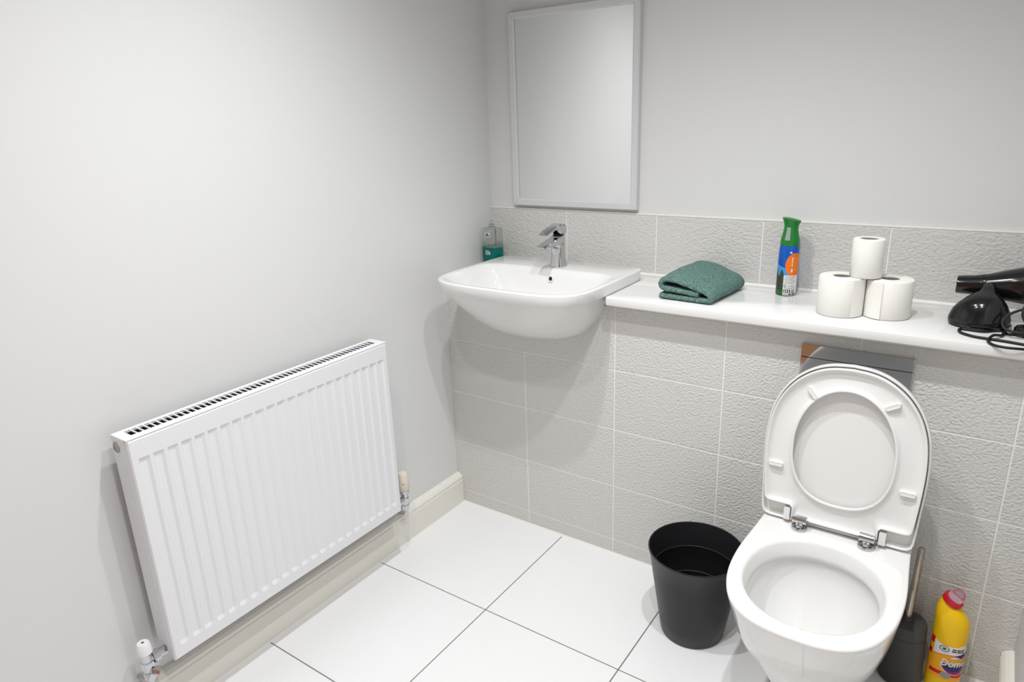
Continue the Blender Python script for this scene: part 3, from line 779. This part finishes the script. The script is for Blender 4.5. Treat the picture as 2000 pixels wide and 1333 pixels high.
def disc(name, surf, sc, tc, rs, rt, mt, parent, off=0.0003, s0=None, s1=None, t0=-9, t1=9, n=24):
    a = sc - rs if s0 is None else s0; b = sc + rs if s1 is None else s1
    def h(s): return rt * math.sqrt(max(0.0004, 1 - ((s - sc) / rs) ** 2))
    return strip(name, surf, a, b, lambda s: max(t0, tc - h(s)), lambda s: min(t1, tc + h(s)), mt, parent, off, n=n)
def text(name, body, surf, s0, t0, size, mt, parent, off=0.0006, shear=0.0, bold=0.0, rot=0.0, sx=1.0):
    cu = bpy.data.curves.new('lettering', 'FONT'); cu.body = body; cu.size = size; cu.shear = shear; cu.offset = bold
    cu.resolution_u = 3
    ob = bpy.data.objects.new('lettering', cu); col.objects.link(ob)
    bpy.context.view_layer.update()
    me = bpy.data.meshes.new_from_object(ob.evaluated_get(bpy.context.evaluated_depsgraph_get()))
    bpy.data.objects.remove(ob)
    bm = bmesh.new(); bm.from_mesh(me)
    bmesh.ops.subdivide_edges(bm, edges=[e for e in bm.edges if e.calc_length() > size * 0.3], cuts=2)
    bmesh.ops.triangulate(bm, faces=bm.faces)
    for v in bm.verts:
        x, y = v.co.x * sx, v.co.y
        x, y = x * math.cos(rot) - y * math.sin(rot), x * math.sin(rot) + y * math.cos(rot)
        v.co = surf(s0 + x, t0 + y, off)
    bm.to_mesh(me); bm.free()
    me.materials.clear()
    return link(name, me, mt, parent)

# ------------------------------------------------------------------ air freshener can
def can():
    c = Vector((1.0885, 0.2190, ZT)); r0 = 0.0272
    # rotate so that s = 0 faces the camera
    face = math.atan2(-1.79 - c.y, 1.548 - c.x)
    t = thing('air_freshener', 'slim blue air freshener spray can with green cap on the worktop', 'spray can', c)
    BP = [(0.0240, 0.0005), (0.0268, 0.0025), (r0, 0.006), (r0, 0.10), (0.0270, 0.118), (0.0262, 0.132), (0.0252, 0.1425)]
    lathe_obj('can_body', BP, (0, 0, 0), M['blue'], t, n=56, world=False)
    def rad(z):
        for (ra, za), (rb_, zb) in zip(BP, BP[1:]):
            if za <= z <= zb: return ra + (rb_ - ra) * (z - za) / (zb - za)
        return BP[-1][0]
    def surf(s, z, off):
        a = face + s / r0; r = rad(z) + off
        return Vector((r * math.cos(a), r * math.sin(a), z))
    # cap: waisted, with a slanted flared top
    rings = []
    n = 56
    for r, z, sl in ((0.0254, 0.1425, 0), (0.0254, 0.1500, 0), (0.0244, 0.160, 0), (0.0215, 0.172, 0), (0.0190, 0.184, 0.02), (0.0186, 0.193, 0.08), (0.0205, 0.203, 0.14), (0.0242, 0.2115, 0.20), (0.0248, 0.2140, 0.22), (0.0228, 0.2148, 0.22), (0.008, 0.2110, 0.2)):
        rg = []
        for k in range(n):
            a = 2 * pi * k / n
            x, y = r * math.cos(a), r * math.sin(a)
            rg.append(Vector((x, y, z - sl * (x * 0.8 + y * 0.35))))
        rings.append(rg)
    v, f = loft(rings); cap = mk('cap', v, f, M['green'], t, auto=45, world=False)
    def csurf(s, z, off):
        a = face + s / r0
        tab = [(0.150, 0.0254), (0.160, 0.0244), (0.172, 0.0215), (0.184, 0.0190), (0.193, 0.0187), (0.203, 0.0205)]
        r = tab[-1][1]
        for (za, ra), (zb, rb_) in zip(tab, tab[1:]):
            if za <= z <= zb: r = ra + (rb_ - ra) * (z - za) / (zb - za); break
        r += off
        return Vector((r * math.cos(a), r * math.sin(a), z))
    rect('spray_window', csurf, -0.016, -0.001, 0.158, 0.193, M['nozzle'], cap, 0.0007)
    # print
    lathe_obj('base_band', [(0.0243, 0.0003), (0.0270, 0.0022), (0.0275, 0.006), (0.0275, 0.016), (0.0270, 0.0162)], (0, 0, 0), M['gdark'], t, n=56, caps=False, world=False)
    strip('scenery_print', surf, -0.042, -0.008, lambda s: 0.016, lambda s: 0.066 + 0.010 * math.sin(s * 320), M['leaf'], t, 0.0002)
    strip('sky_print', surf, -0.038, 0.006, lambda s: 0.066 + 0.010 * math.sin(s * 320) if s < -0.008 else 0.060, lambda s: 0.090 - (s + 0.038) * 0.30, M['sky'], t, 0.0002)
    disc('orange_disc', surf, 0.020, 0.089, 0.027, 0.034, M['orange'], t, 0.0004, s1=0.040)
    rect('text_panel', surf, -0.0085, 0.034, 0.003, 0.0600, M['whitep'], t, 0.0005)
    for k, z in enumerate((0.0565, 0.0525, 0.0485, 0.0445, 0.0405, 0.0365)):
        rect('text_line', surf, -0.006, 0.024 - 0.003 * (k % 3), z - 0.0007, z + 0.0007, M['greyp'], t, 0.0008, mrows=1)
    disc('round_mark', surf, -0.0035, 0.0300, 0.0032, 0.0036, M['black'], t, 0.0008)
    disc('round_mark', surf, -0.0035, 0.0300, 0.0018, 0.0021, M['whitep'], t, 0.0011)
    for x0, x1, z in ((0.003, 0.009, 0.030), (0.010, 0.020, 0.030), (-0.006, 0.016, 0.0240), (0.018, 0.024, 0.024)):
        rect('text_line', surf, x0, x1, z - 0.0011, z + 0.0011, M['greyp'], t, 0.0008, mrows=1)
    rect('hazard_box', surf, -0.0070, 0.0115, 0.0110, 0.0195, M['black'], t, 0.0008)
    for x in (-0.0045, 0.0005, 0.0060): disc('hazard_mark', surf, x + 0.001, 0.0152, 0.0017, 0.0028, M['whitep'], t, 0.0011, n=10)
    for z in (0.0185, 0.0145, 0.0110): rect('text_line', surf, 0.0140, 0.0240, z - 0.0008, z + 0.0008, M['black'], t, 0.0008, mrows=1)
    rect('black_block', surf, 0.0085, 0.0135, 0.0045, 0.0085, M['black'], t, 0.0008, mrows=1)
    rect('black_block', surf, 0.0190, 0.0240, 0.0045, 0.0085, M['black'], t, 0.0008, mrows=1)
    # white lettering up the orange disc and a small white mark above
    rect('white_bar', surf, 0.0095, 0.0130, 0.0690, 0.0795, M['whitep'], t, 0.0008, mrows=2)
    for z, l in ((0.1085, 0.010), (0.1035, 0.006), (0.0985, 0.008), (0.0930, 0.006), (0.0880, 0.007)):
        rect('white_word', surf, 0.0095, 0.0095 + l * 0.45, z - 0.0016, z + 0.0016, M['whitep'], t, 0.0008, mrows=1)
    for k in range(8):
        z = 0.1085 - k * 0.005
        rect('text_line', surf, 0.0165, 0.030, z - 0.0006, z + 0.0006, M['amber'], t, 0.0008, mrows=1)
    strip('white_triangle', surf, 0.002, 0.010, lambda s: 0.1225, lambda s: 0.1226 + 0.0055 * (1 - abs(s - 0.006) / 0.004), M['whitep'], t, 0.0006)
can()

# ------------------------------------------------------------------ toilet rolls
def roll(c, r, H, label, rc=0.0215, flap=0.6):
    t = thing('toilet_roll', label, 'toilet roll', c, 'spare toilet rolls on the worktop')
    n = 64
    pr = [(rc, 0.0012), (r - 0.002, 0.0006), (r, 0.003), (r, H - 0.003), (r - 0.0015, H - 0.0008), (r - 0.004, H), (rc + 0.001, H), (rc, H - 0.0015)]
    v, f = lathe(pr, (0, 0, 0), n=n, caps=False)
    f += [((len(pr) - 1) * n + k, (len(pr) - 1) * n + (k + 1) % n, (k + 1) % n, k) for k in range(n)]
    mk('paper', v, f, M['paper'], t, auto=45, world=False)
    pr = [(rc - 0.0002, 0.0015), (rc - 0.0002, H - 0.0022), (rc - 0.0012, H - 0.0022), (rc - 0.0012, 0.0015)]
    v, f = lathe(pr, (0, 0, 0), n=40, caps=False); f += [(3 * 40 + k, 3 * 40 + (k + 1) % 40, (k + 1) % 40, k) for k in range(40)]
    mk('cardboard_core', v, f, M['core'], t, auto=45, world=False)
    # loose last sheet
    v = []
    for k in range(13):
        a = flap + k / 12 * 0.9; rr = r + 0.0006 + 0.0012 * (k / 12) ** 2
        for z in (0.002, H - 0.002): v += [(rr * math.cos(a), rr * math.sin(a), z), ((rr + 0.0004) * math.cos(a), (rr + 0.0004) * math.sin(a), z)]
    f = []
    for k in range(12):
        a, b = 4 * k, 4 * k + 4
        f += [(a, b, b + 2, a + 2), (a + 1, a + 3, b + 3, b + 1), (a, a + 1, b + 1, b), (a + 2, b + 2, b + 3, a + 3)]
    f += [(0, 2, 3, 1), (48, 49, 51, 50)]
    mk('loose_sheet', v, f, M['paper'], t, world=False, auto=45)
roll((1.2540, 0.0790, ZT + 0.0003), 0.0536, 0.0985, 'white toilet roll standing lower left under the small roll', flap=-0.9)
roll((1.3590, 0.1060, ZT + 0.0003), 0.0540, 0.0960, 'white toilet roll standing lower right under the small roll', flap=-2.6)
roll((1.3045, 0.0880, ZT + 0.0990), 0.0364, 0.0960, 'narrower part-used toilet roll stacked on top of two others', rc=0.0205, flap=0.6)

# ------------------------------------------------------------------ folded towel
def towel():
    O = Vector((0.788, 0.010, ZT)); ex = Vector((0.158, -0.010, 0)); ey = Vector((0.022, 0.245, 0))
    t = thing('hand_towel', 'folded teal green knitted hand towel on the worktop', 'towel', O)
    cen = [(0.03, 0.0095), (0.25, 0.0095), (0.55, 0.0095), (0.82, 0.0095), (0.950, 0.0110), (0.980, 0.0180), (0.965, 0.0255), (0.90, 0.0325), (0.75, 0.0400), (0.55, 0.0490), (0.36, 0.0560), (0.20, 0.0585), (0.10, 0.0570), (0.050, 0.0500), (0.045, 0.0400), (0.10, 0.0320), (0.28, 0.0295), (0.45, 0.0280), (0.60, 0.0262), (0.72, 0.0245), (0.76, 0.0240)]
    cl = catmull([Vector((a, 0, b)) for a, b in cen], 6)
    th = 0.0082; NY = 40; rings = []
    for j in range(NY + 1):
        vv = j / NY
        up = []; dn = []
        hs = 1.0 + 0.12 * math.sin(min(1, vv * 1.35) * pi * 0.62)      # fuller towards the back
        if vv > 0.88: hs *= 1 - 0.55 * ((vv - 0.88) / 0.12) ** 2
        pinch = 1 - 0.12 * (max(0, vv - 0.85) / 0.15) ** 2
        for k, p in enumerate(cl):
            a = cl[max(0, k - 1)]; b = cl[min(len(cl) - 1, k + 1)]
            tg = Vector(((b - a).x * 0.158, 0, (b - a).z)).normalized(); nm = Vector((-tg.z, 0, tg.x))
            uu = 0.5 + (p.x - 0.5) * pinch
            nz = noise.noise(Vector((uu * 5, vv * 5, p.z * 60))) * 0.0035 * min(1, vv * 4)
            zz = p.z
            # the right side lifts away from the front edge
            lift = max(0, p.z - 0.03) / 0.035 * (0.014 * min(1, vv * 1.6)) * (0.15 + 0.85 * uu)
            z = 0.0085 + (zz - 0.0085) * hs + lift + nz * (1 if zz > 0.012 else 0)
            sl = 0.008 * math.sin(zz * 90) * (1 if vv < 0.5 else -1) * (1 - abs(vv - 0.5) * 0) * 0.25
            base = O + ex * uu + ey * (vv + sl) + Vector((0, 0, z))
            e3 = Vector((nm.x, nm.x * -0.06, nm.z))
            tk = th * (0.92 + 0.16 * noise.noise(Vector((uu * 9, vv * 9, k * 0.1))))
            if j in (0, NY): tk *= 0.72
            up.append(base + e3 * tk); dn.append(base - e3 * tk)
        rg = up + dn[::-1]
        for q in rg: q.z = max(q.z, ZT + 0.0006)
        rings.append(rg)
    n = len(rings[0]); v = [p for r in rings for p in r]; f = []
    for j in range(NY):
        for k in range(n): f.append((j * n + k, j * n + (k + 1) % n, (j + 1) * n + (k + 1) % n, (j + 1) * n + k))
    h = n // 2
    for j in (0, NY):
        for k in range(h - 1): f.append((j * n + k, j * n + k + 1, j * n + n - 2 - k, j * n + n - 1 - k))
    mk('folded_cloth', v, f, M['towel'], t, auto=75)
towel()

# ------------------------------------------------------------------ hair dryer
def hair_dryer():
    t = thing('hair_dryer', 'black hair dryer with coiled cable lying at the right end of the worktop', 'hair dryer', (1.60, 0.12, ZT))
    yb = 0.170
    prof = [(1.4965, 0.9770, 0.0205), (1.5000, 0.9770, 0.0215), (1.5300, 0.9785, 0.0235), (1.5600, 0.9805, 0.0280), (1.6000, 0.9850, 0.0375), (1.6350, 0.9880, 0.0450), (1.6700, 0.9880, 0.0480), (1.7000, 0.9870, 0.0440), (1.7160, 0.9860, 0.0330), (1.7200, 0.9860, 0.0150)]
    n = 40
    def rings(P): return [[Vector((x, yb + r * math.cos(2 * pi * k / n), z + r * math.sin(2 * pi * k / n))) for k in range(n)] for x, z, r in P]
    inner = [(1.535, 0.9785, 0.019), (1.4975, 0.977, 0.0185)]
    v, f = loft(rings(inner + prof)); br = mk('barrel', v, f, M['dryer'], t, auto=40)
    v, f = loft(rings([(1.545, 0.9795, 0.0262), (1.549, 0.980, 0.0268), (1.551, 0.980, 0.0270)])); mk('nozzle_ring', v, f, M['dryer'], br, auto=40)
    # rounded handle housing leaning in front of the barrel, pointed to the left
    R = []
    H = [(1.4, 0.004), (0.0, 0.0)]
    cx, cy = 1.560, 0.105
    prof2 = [(0.88, 0.0008), (0.97, 0.004), (1.0, 0.012), (0.985, 0.022), (0.90, 0.040), (0.76, 0.055), (0.58, 0.068), (0.40, 0.0765), (0.26, 0.081), (0.20, 0.088), (0.19, 0.098)]
    for s, z in prof2:
        rg = []
        for k in range(48):
            a = 2 * pi * k / 48; c, sn = math.cos(a), math.sin(a)
            rx = 0.066 if c < 0 else 0.056
            x = cx + rx * s * c * (1.0 if c > 0 else (1 + 0.05 * abs(c) ** 3)); y = cy + 0.048 * s * sn
            y += max(0, z - 0.07) * 1.6
            x += max(0, z - 0.03) * 0.06
            rg.append(Vector((x, y, ZT + z)))
        R.append(rg)
    v, f = loft(R); hs = mk('handle_housing', v, f, M['dryer'], t, auto=45)
    # front lip of the housing at its pointed end
    tube('housing_seam', [Vector((cx + (0.0667 if math.cos(a) < 0 else 0.0567) * math.cos(a), cy + 0.0486 * math.sin(a), ZT + 0.0105)) for a in [2 * pi * k / 48 for k in range(48)]], 0.0011, M['cable'], hs, 8, closed=True)
    box('print_bar', (1.628, yb - 0.0462, 0.996), (1.650, yb - 0.0420, 0.999), M['whitep'], br)
    # cable: the loops on the worktop and the coil leaning on the dryer
    zc = ZT + 0.0034
    P = [(1.635, 0.060, zc), (1.612, 0.052, zc), (1.600, 0.078, zc), (1.568, 0.0500, zc + 0.0), (1.5380, 0.050, zc), (1.5210, 0.048, zc), (1.5230, 0.020, zc), (1.5480, -0.002, zc), (1.5800, -0.008, zc), (1.6100, -0.012, zc), (1.6450, -0.020, zc), (1.6900, -0.022, zc), (1.7200, 0.000, zc), (1.7220, 0.03, zc)]
    tube('cable', catmull(P, 8), 0.0031, M['cable'], t, 10)
    P = [(1.604, 0.056, zc + 0.0005), (1.601, 0.030, zc + 0.001), (1.585, 0.004, zc + 0.006), (1.577, -0.022, zc), (1.586, -0.050, zc), (1.609, -0.060, zc), (1.640, -0.056, zc), (1.690, -0.046, zc), (1.726, -0.036, zc)]
    tube('cable', catmull(P, 8), 0.0031, M['cable'], t, 10)
    P = []
    for k in range(40):
        a = 2 * pi * k / 40
        P.append((1.640 + 0.042 * math.cos(a), 0.050 + 0.020 * math.sin(a) - 0.004, ZT + 0.040 + 0.022 * math.sin(a) + 0.010 * math.cos(a)))
    tube('cable', P, 0.0031, M['cable'], t, 10, closed=True)
    P = []
    for k in range(40):
        a = 2 * pi * k / 40
        P.append((1.668 + 0.036 * math.cos(a), 0.062 + 0.016 * math.sin(a), ZT + 0.056 + 0.034 * math.sin(a)))
    tube('cable', P, 0.0031, M['cable'], t, 10, closed=True)
    R = []
    for s, z in ((0.9, 0.0005), (1.0, 0.003), (1.0, 0.018), (0.86, 0.024), (0.5, 0.026)):
        R.append([Vector((1.655 + 0.034 * s * math.cos(2 * pi * k / 36), 0.060 + 0.022 * s * math.sin(2 * pi * k / 36), ZT + z)) for k in range(36)])
    v, f = loft(R); mk('plug', v, f, M['dryer'], t, auto=45)
hair_dryer()

# ------------------------------------------------------------------ bleach bottle
def bleach():
    c = Vector((1.6090, -0.0700, 0.0))
    ang = math.atan2(-1.79 - c.y, 1.548 - c.x)
    t = thing('bleach_bottle', 'yellow bleach bottle with red collar standing by the toilet brush', 'bleach bottle', c)
    A0, B0 = 0.0370, 0.0300; n = 64
    prof = [(0.90, 0.0006), (0.98, 0.004), (1.0, 0.010), (1.0, 0.060), (0.985, 0.075), (0.985, 0.155), (1.0, 0.165), (1.0, 0.195), (0.985, 0.208), (0.93, 0.222), (0.80, 0.235), (0.62, 0.246), (0.50, 0.252), (0.44, 0.256)]
    ux = Vector((math.sin(ang), -math.cos(ang), 0)) * -1      # right-hand side as seen from the camera
    ux = Vector((-math.sin(ang), math.cos(ang), 0))
    if ux.x < 0: ux = -ux
    uy = Vector((math.cos(ang), math.sin(ang), 0))            # towards the camera
    def scl(z):
        for (a, za), (b, zb) in zip(prof, prof[1:]):
            if za <= z <= zb: return a + (b - a) * (z - za) / (zb - za)
        return prof[-1][0]
    def lean(z): return max(0, z - 0.200)
    def pt(th, z, off=0.0, s=None):
        s = scl(z) if s is None else s
        e = 2.5; c_, s_ = math.cos(th), math.sin(th)
        x = math.copysign(abs(c_) ** (2 / e), c_) * (A0 * s + off); y = math.copysign(abs(s_) ** (2 / e), s_) * (B0 * s + off)
        d = lean(z)
        return ux * (x - d * 0.16) + uy * y + Vector((0, 0, z - x * d * 9.5))
    rings = [[pt(2 * pi * k / n, z, 0, s) for k in range(n)] for s, z in prof]
    v, f = loft(rings); mk('bottle', v, f, M['yellow'], t, auto=45, world=False)
    # collar and clear child-proof cap on the slanted neck
    top = ux * -0.0085 + Vector((0, 0, 0.2550)); ax = Vector(ux * 0.46 + Vector((0, 0, 0.89))).normalized()
    lathe_obj('collar', [(0.0205, 0), (0.0225, 0.001), (0.0225, 0.0125), (0.0200, 0.0140), (0.012, 0.0142)], top - ax * 0.004, M['red'], t, axis=ax, n=40, world=False)
    lathe_obj('clear_cap', [(0.0165, 0), (0.0165, 0.006), (0.0145, 0.016), (0.0110, 0.0225), (0.0060, 0.026), (0.002, 0.027)], top + ax * 0.0104, M['pinkclear'], t, axis=ax, n=32, world=False)
    # label: s runs round the bottle to the right from the point facing the camera
    per = []
    K = 720
    for k in range(K + 1): per.append(pt(2 * pi * k / K, 0.11))
    cum = [0]
    for a, b in zip(per, per[1:]): cum.append(cum[-1] + (b - a).length)
    q90 = cum[K // 4]
    def surf(s, z, off):
        target = (q90 - s) % cum[-1]
        lo_, hi_ = 0, K
        while hi_ - lo_ > 1:
            mid = (lo_ + hi_) // 2
            if cum[mid] <= target: lo_ = mid
            else: hi_ = mid
        fr = (target - cum[lo_]) / max(1e-9, cum[lo_ + 1] - cum[lo_])
        return pt(2 * pi * (lo_ + fr) / K, z, off)
    L0, L1 = -0.046, 0.060
    rect('label', surf, L0, L1, 0.048, 0.150, M['amber'], t, 0.0003, n=48)
    strip('label_silver_panel', surf, -0.028, L1, lambda s: 0.1150 + (s + 0.028) * 0.23, lambda s: 0.152 - 0.006 * math.sin(min(pi, max(0, (s + 0.028) / 0.06 * pi))), M['greyp'] if False else M['whitep'], t, 0.0005, n=30)
    rect('label_corner_flash', surf, -0.040, -0.028, 0.140, 0.158, M['red'], t, 0.0006)
    rect('label_corner_flash', surf, -0.044, -0.031, 0.108, 0.122, M['red'], t, 0.0006)
    strip('label_amber_rule', surf, -0.028, L1, lambda s: 0.1125 + (s + 0.028) * 0.23, lambda s: 0.1150 + (s + 0.028) * 0.23, M['orange'], t, 0.0006, n=30)
    disc('seal_ring', surf, -0.0050, 0.1370, 0.0112, 0.0090, M['greyp'], t, 0.0007)
    disc('seal_ring', surf, -0.0050, 0.1370, 0.0075, 0.0060, M['whitep'], t, 0.0009)
    disc('seal_centre', surf, -0.0050, 0.1370, 0.0040, 0.0035, M['gdark'], t, 0.0011)
    for z, xs in ((0.1410, ((0.0110, 0.0190), (0.0205, 0.0290), (0.0305, 0.037))), (0.1355, ((0.0100, 0.0200), (0.0215, 0.0290), (0.0305, 0.036)))):
        for a, b in xs: rect('label_word', surf, a, b, z - 0.0016, z + 0.0016, M['black'], t, 0.0008, mrows=1, n=6)
    # emblem: navy and purple bowl under the lettering, with a white and navy swoosh above
    disc('emblem_edge', surf, 0.0220, 0.0960, 0.0310, 0.0290, M['whitep'], t, 0.0006, t1=0.0975)
    disc('emblem_bowl', surf, 0.0220, 0.0960, 0.0292, 0.0270, M['purple'], t, 0.0008, t1=0.0960)
    disc('emblem_bowl_shade', surf, 0.0170, 0.0960, 0.0240, 0.0200, M['navy'], t, 0.0010, t1=0.0962)
    strip('emblem_swoosh', surf, 0.0060, 0.0460, lambda s: 0.1100 + (s - 0.006) * 0.28, lambda s: 0.1105 + (s - 0.006) * 0.28 + 0.0115 * math.sin(min(1, (s - 0.006) / 0.030) * pi * 0.5), M['navy'], t, 0.0007)
    strip('emblem_swoosh_light', surf, 0.0080, 0.0300, lambda s: 0.1115 + (s - 0.008) * 0.30, lambda s: 0.1118 + (s - 0.008) * 0.30 + 0.0050 * math.sin((s - 0.008) / 0.022 * pi), M['whitep'], t, 0.0010)
    text('brand_lettering', 'Domestos', surf, -0.0085, 0.0890, 0.0285, M['whitep'], t, 0.0014, shear=0.28, bold=0.0006, rot=0.10, sx=0.72)
    strip('label_red_band', surf, -0.0300, L1, lambda s: 0.0600 - 0.06 * abs(s - 0.006) * 0, lambda s: 0.0700, M['red'], t, 0.0006, n=30)
    disc('band_badge', surf, 0.0060, 0.0630, 0.0115, 0.0085, M['greyp'], t, 0.0009)
bleach()
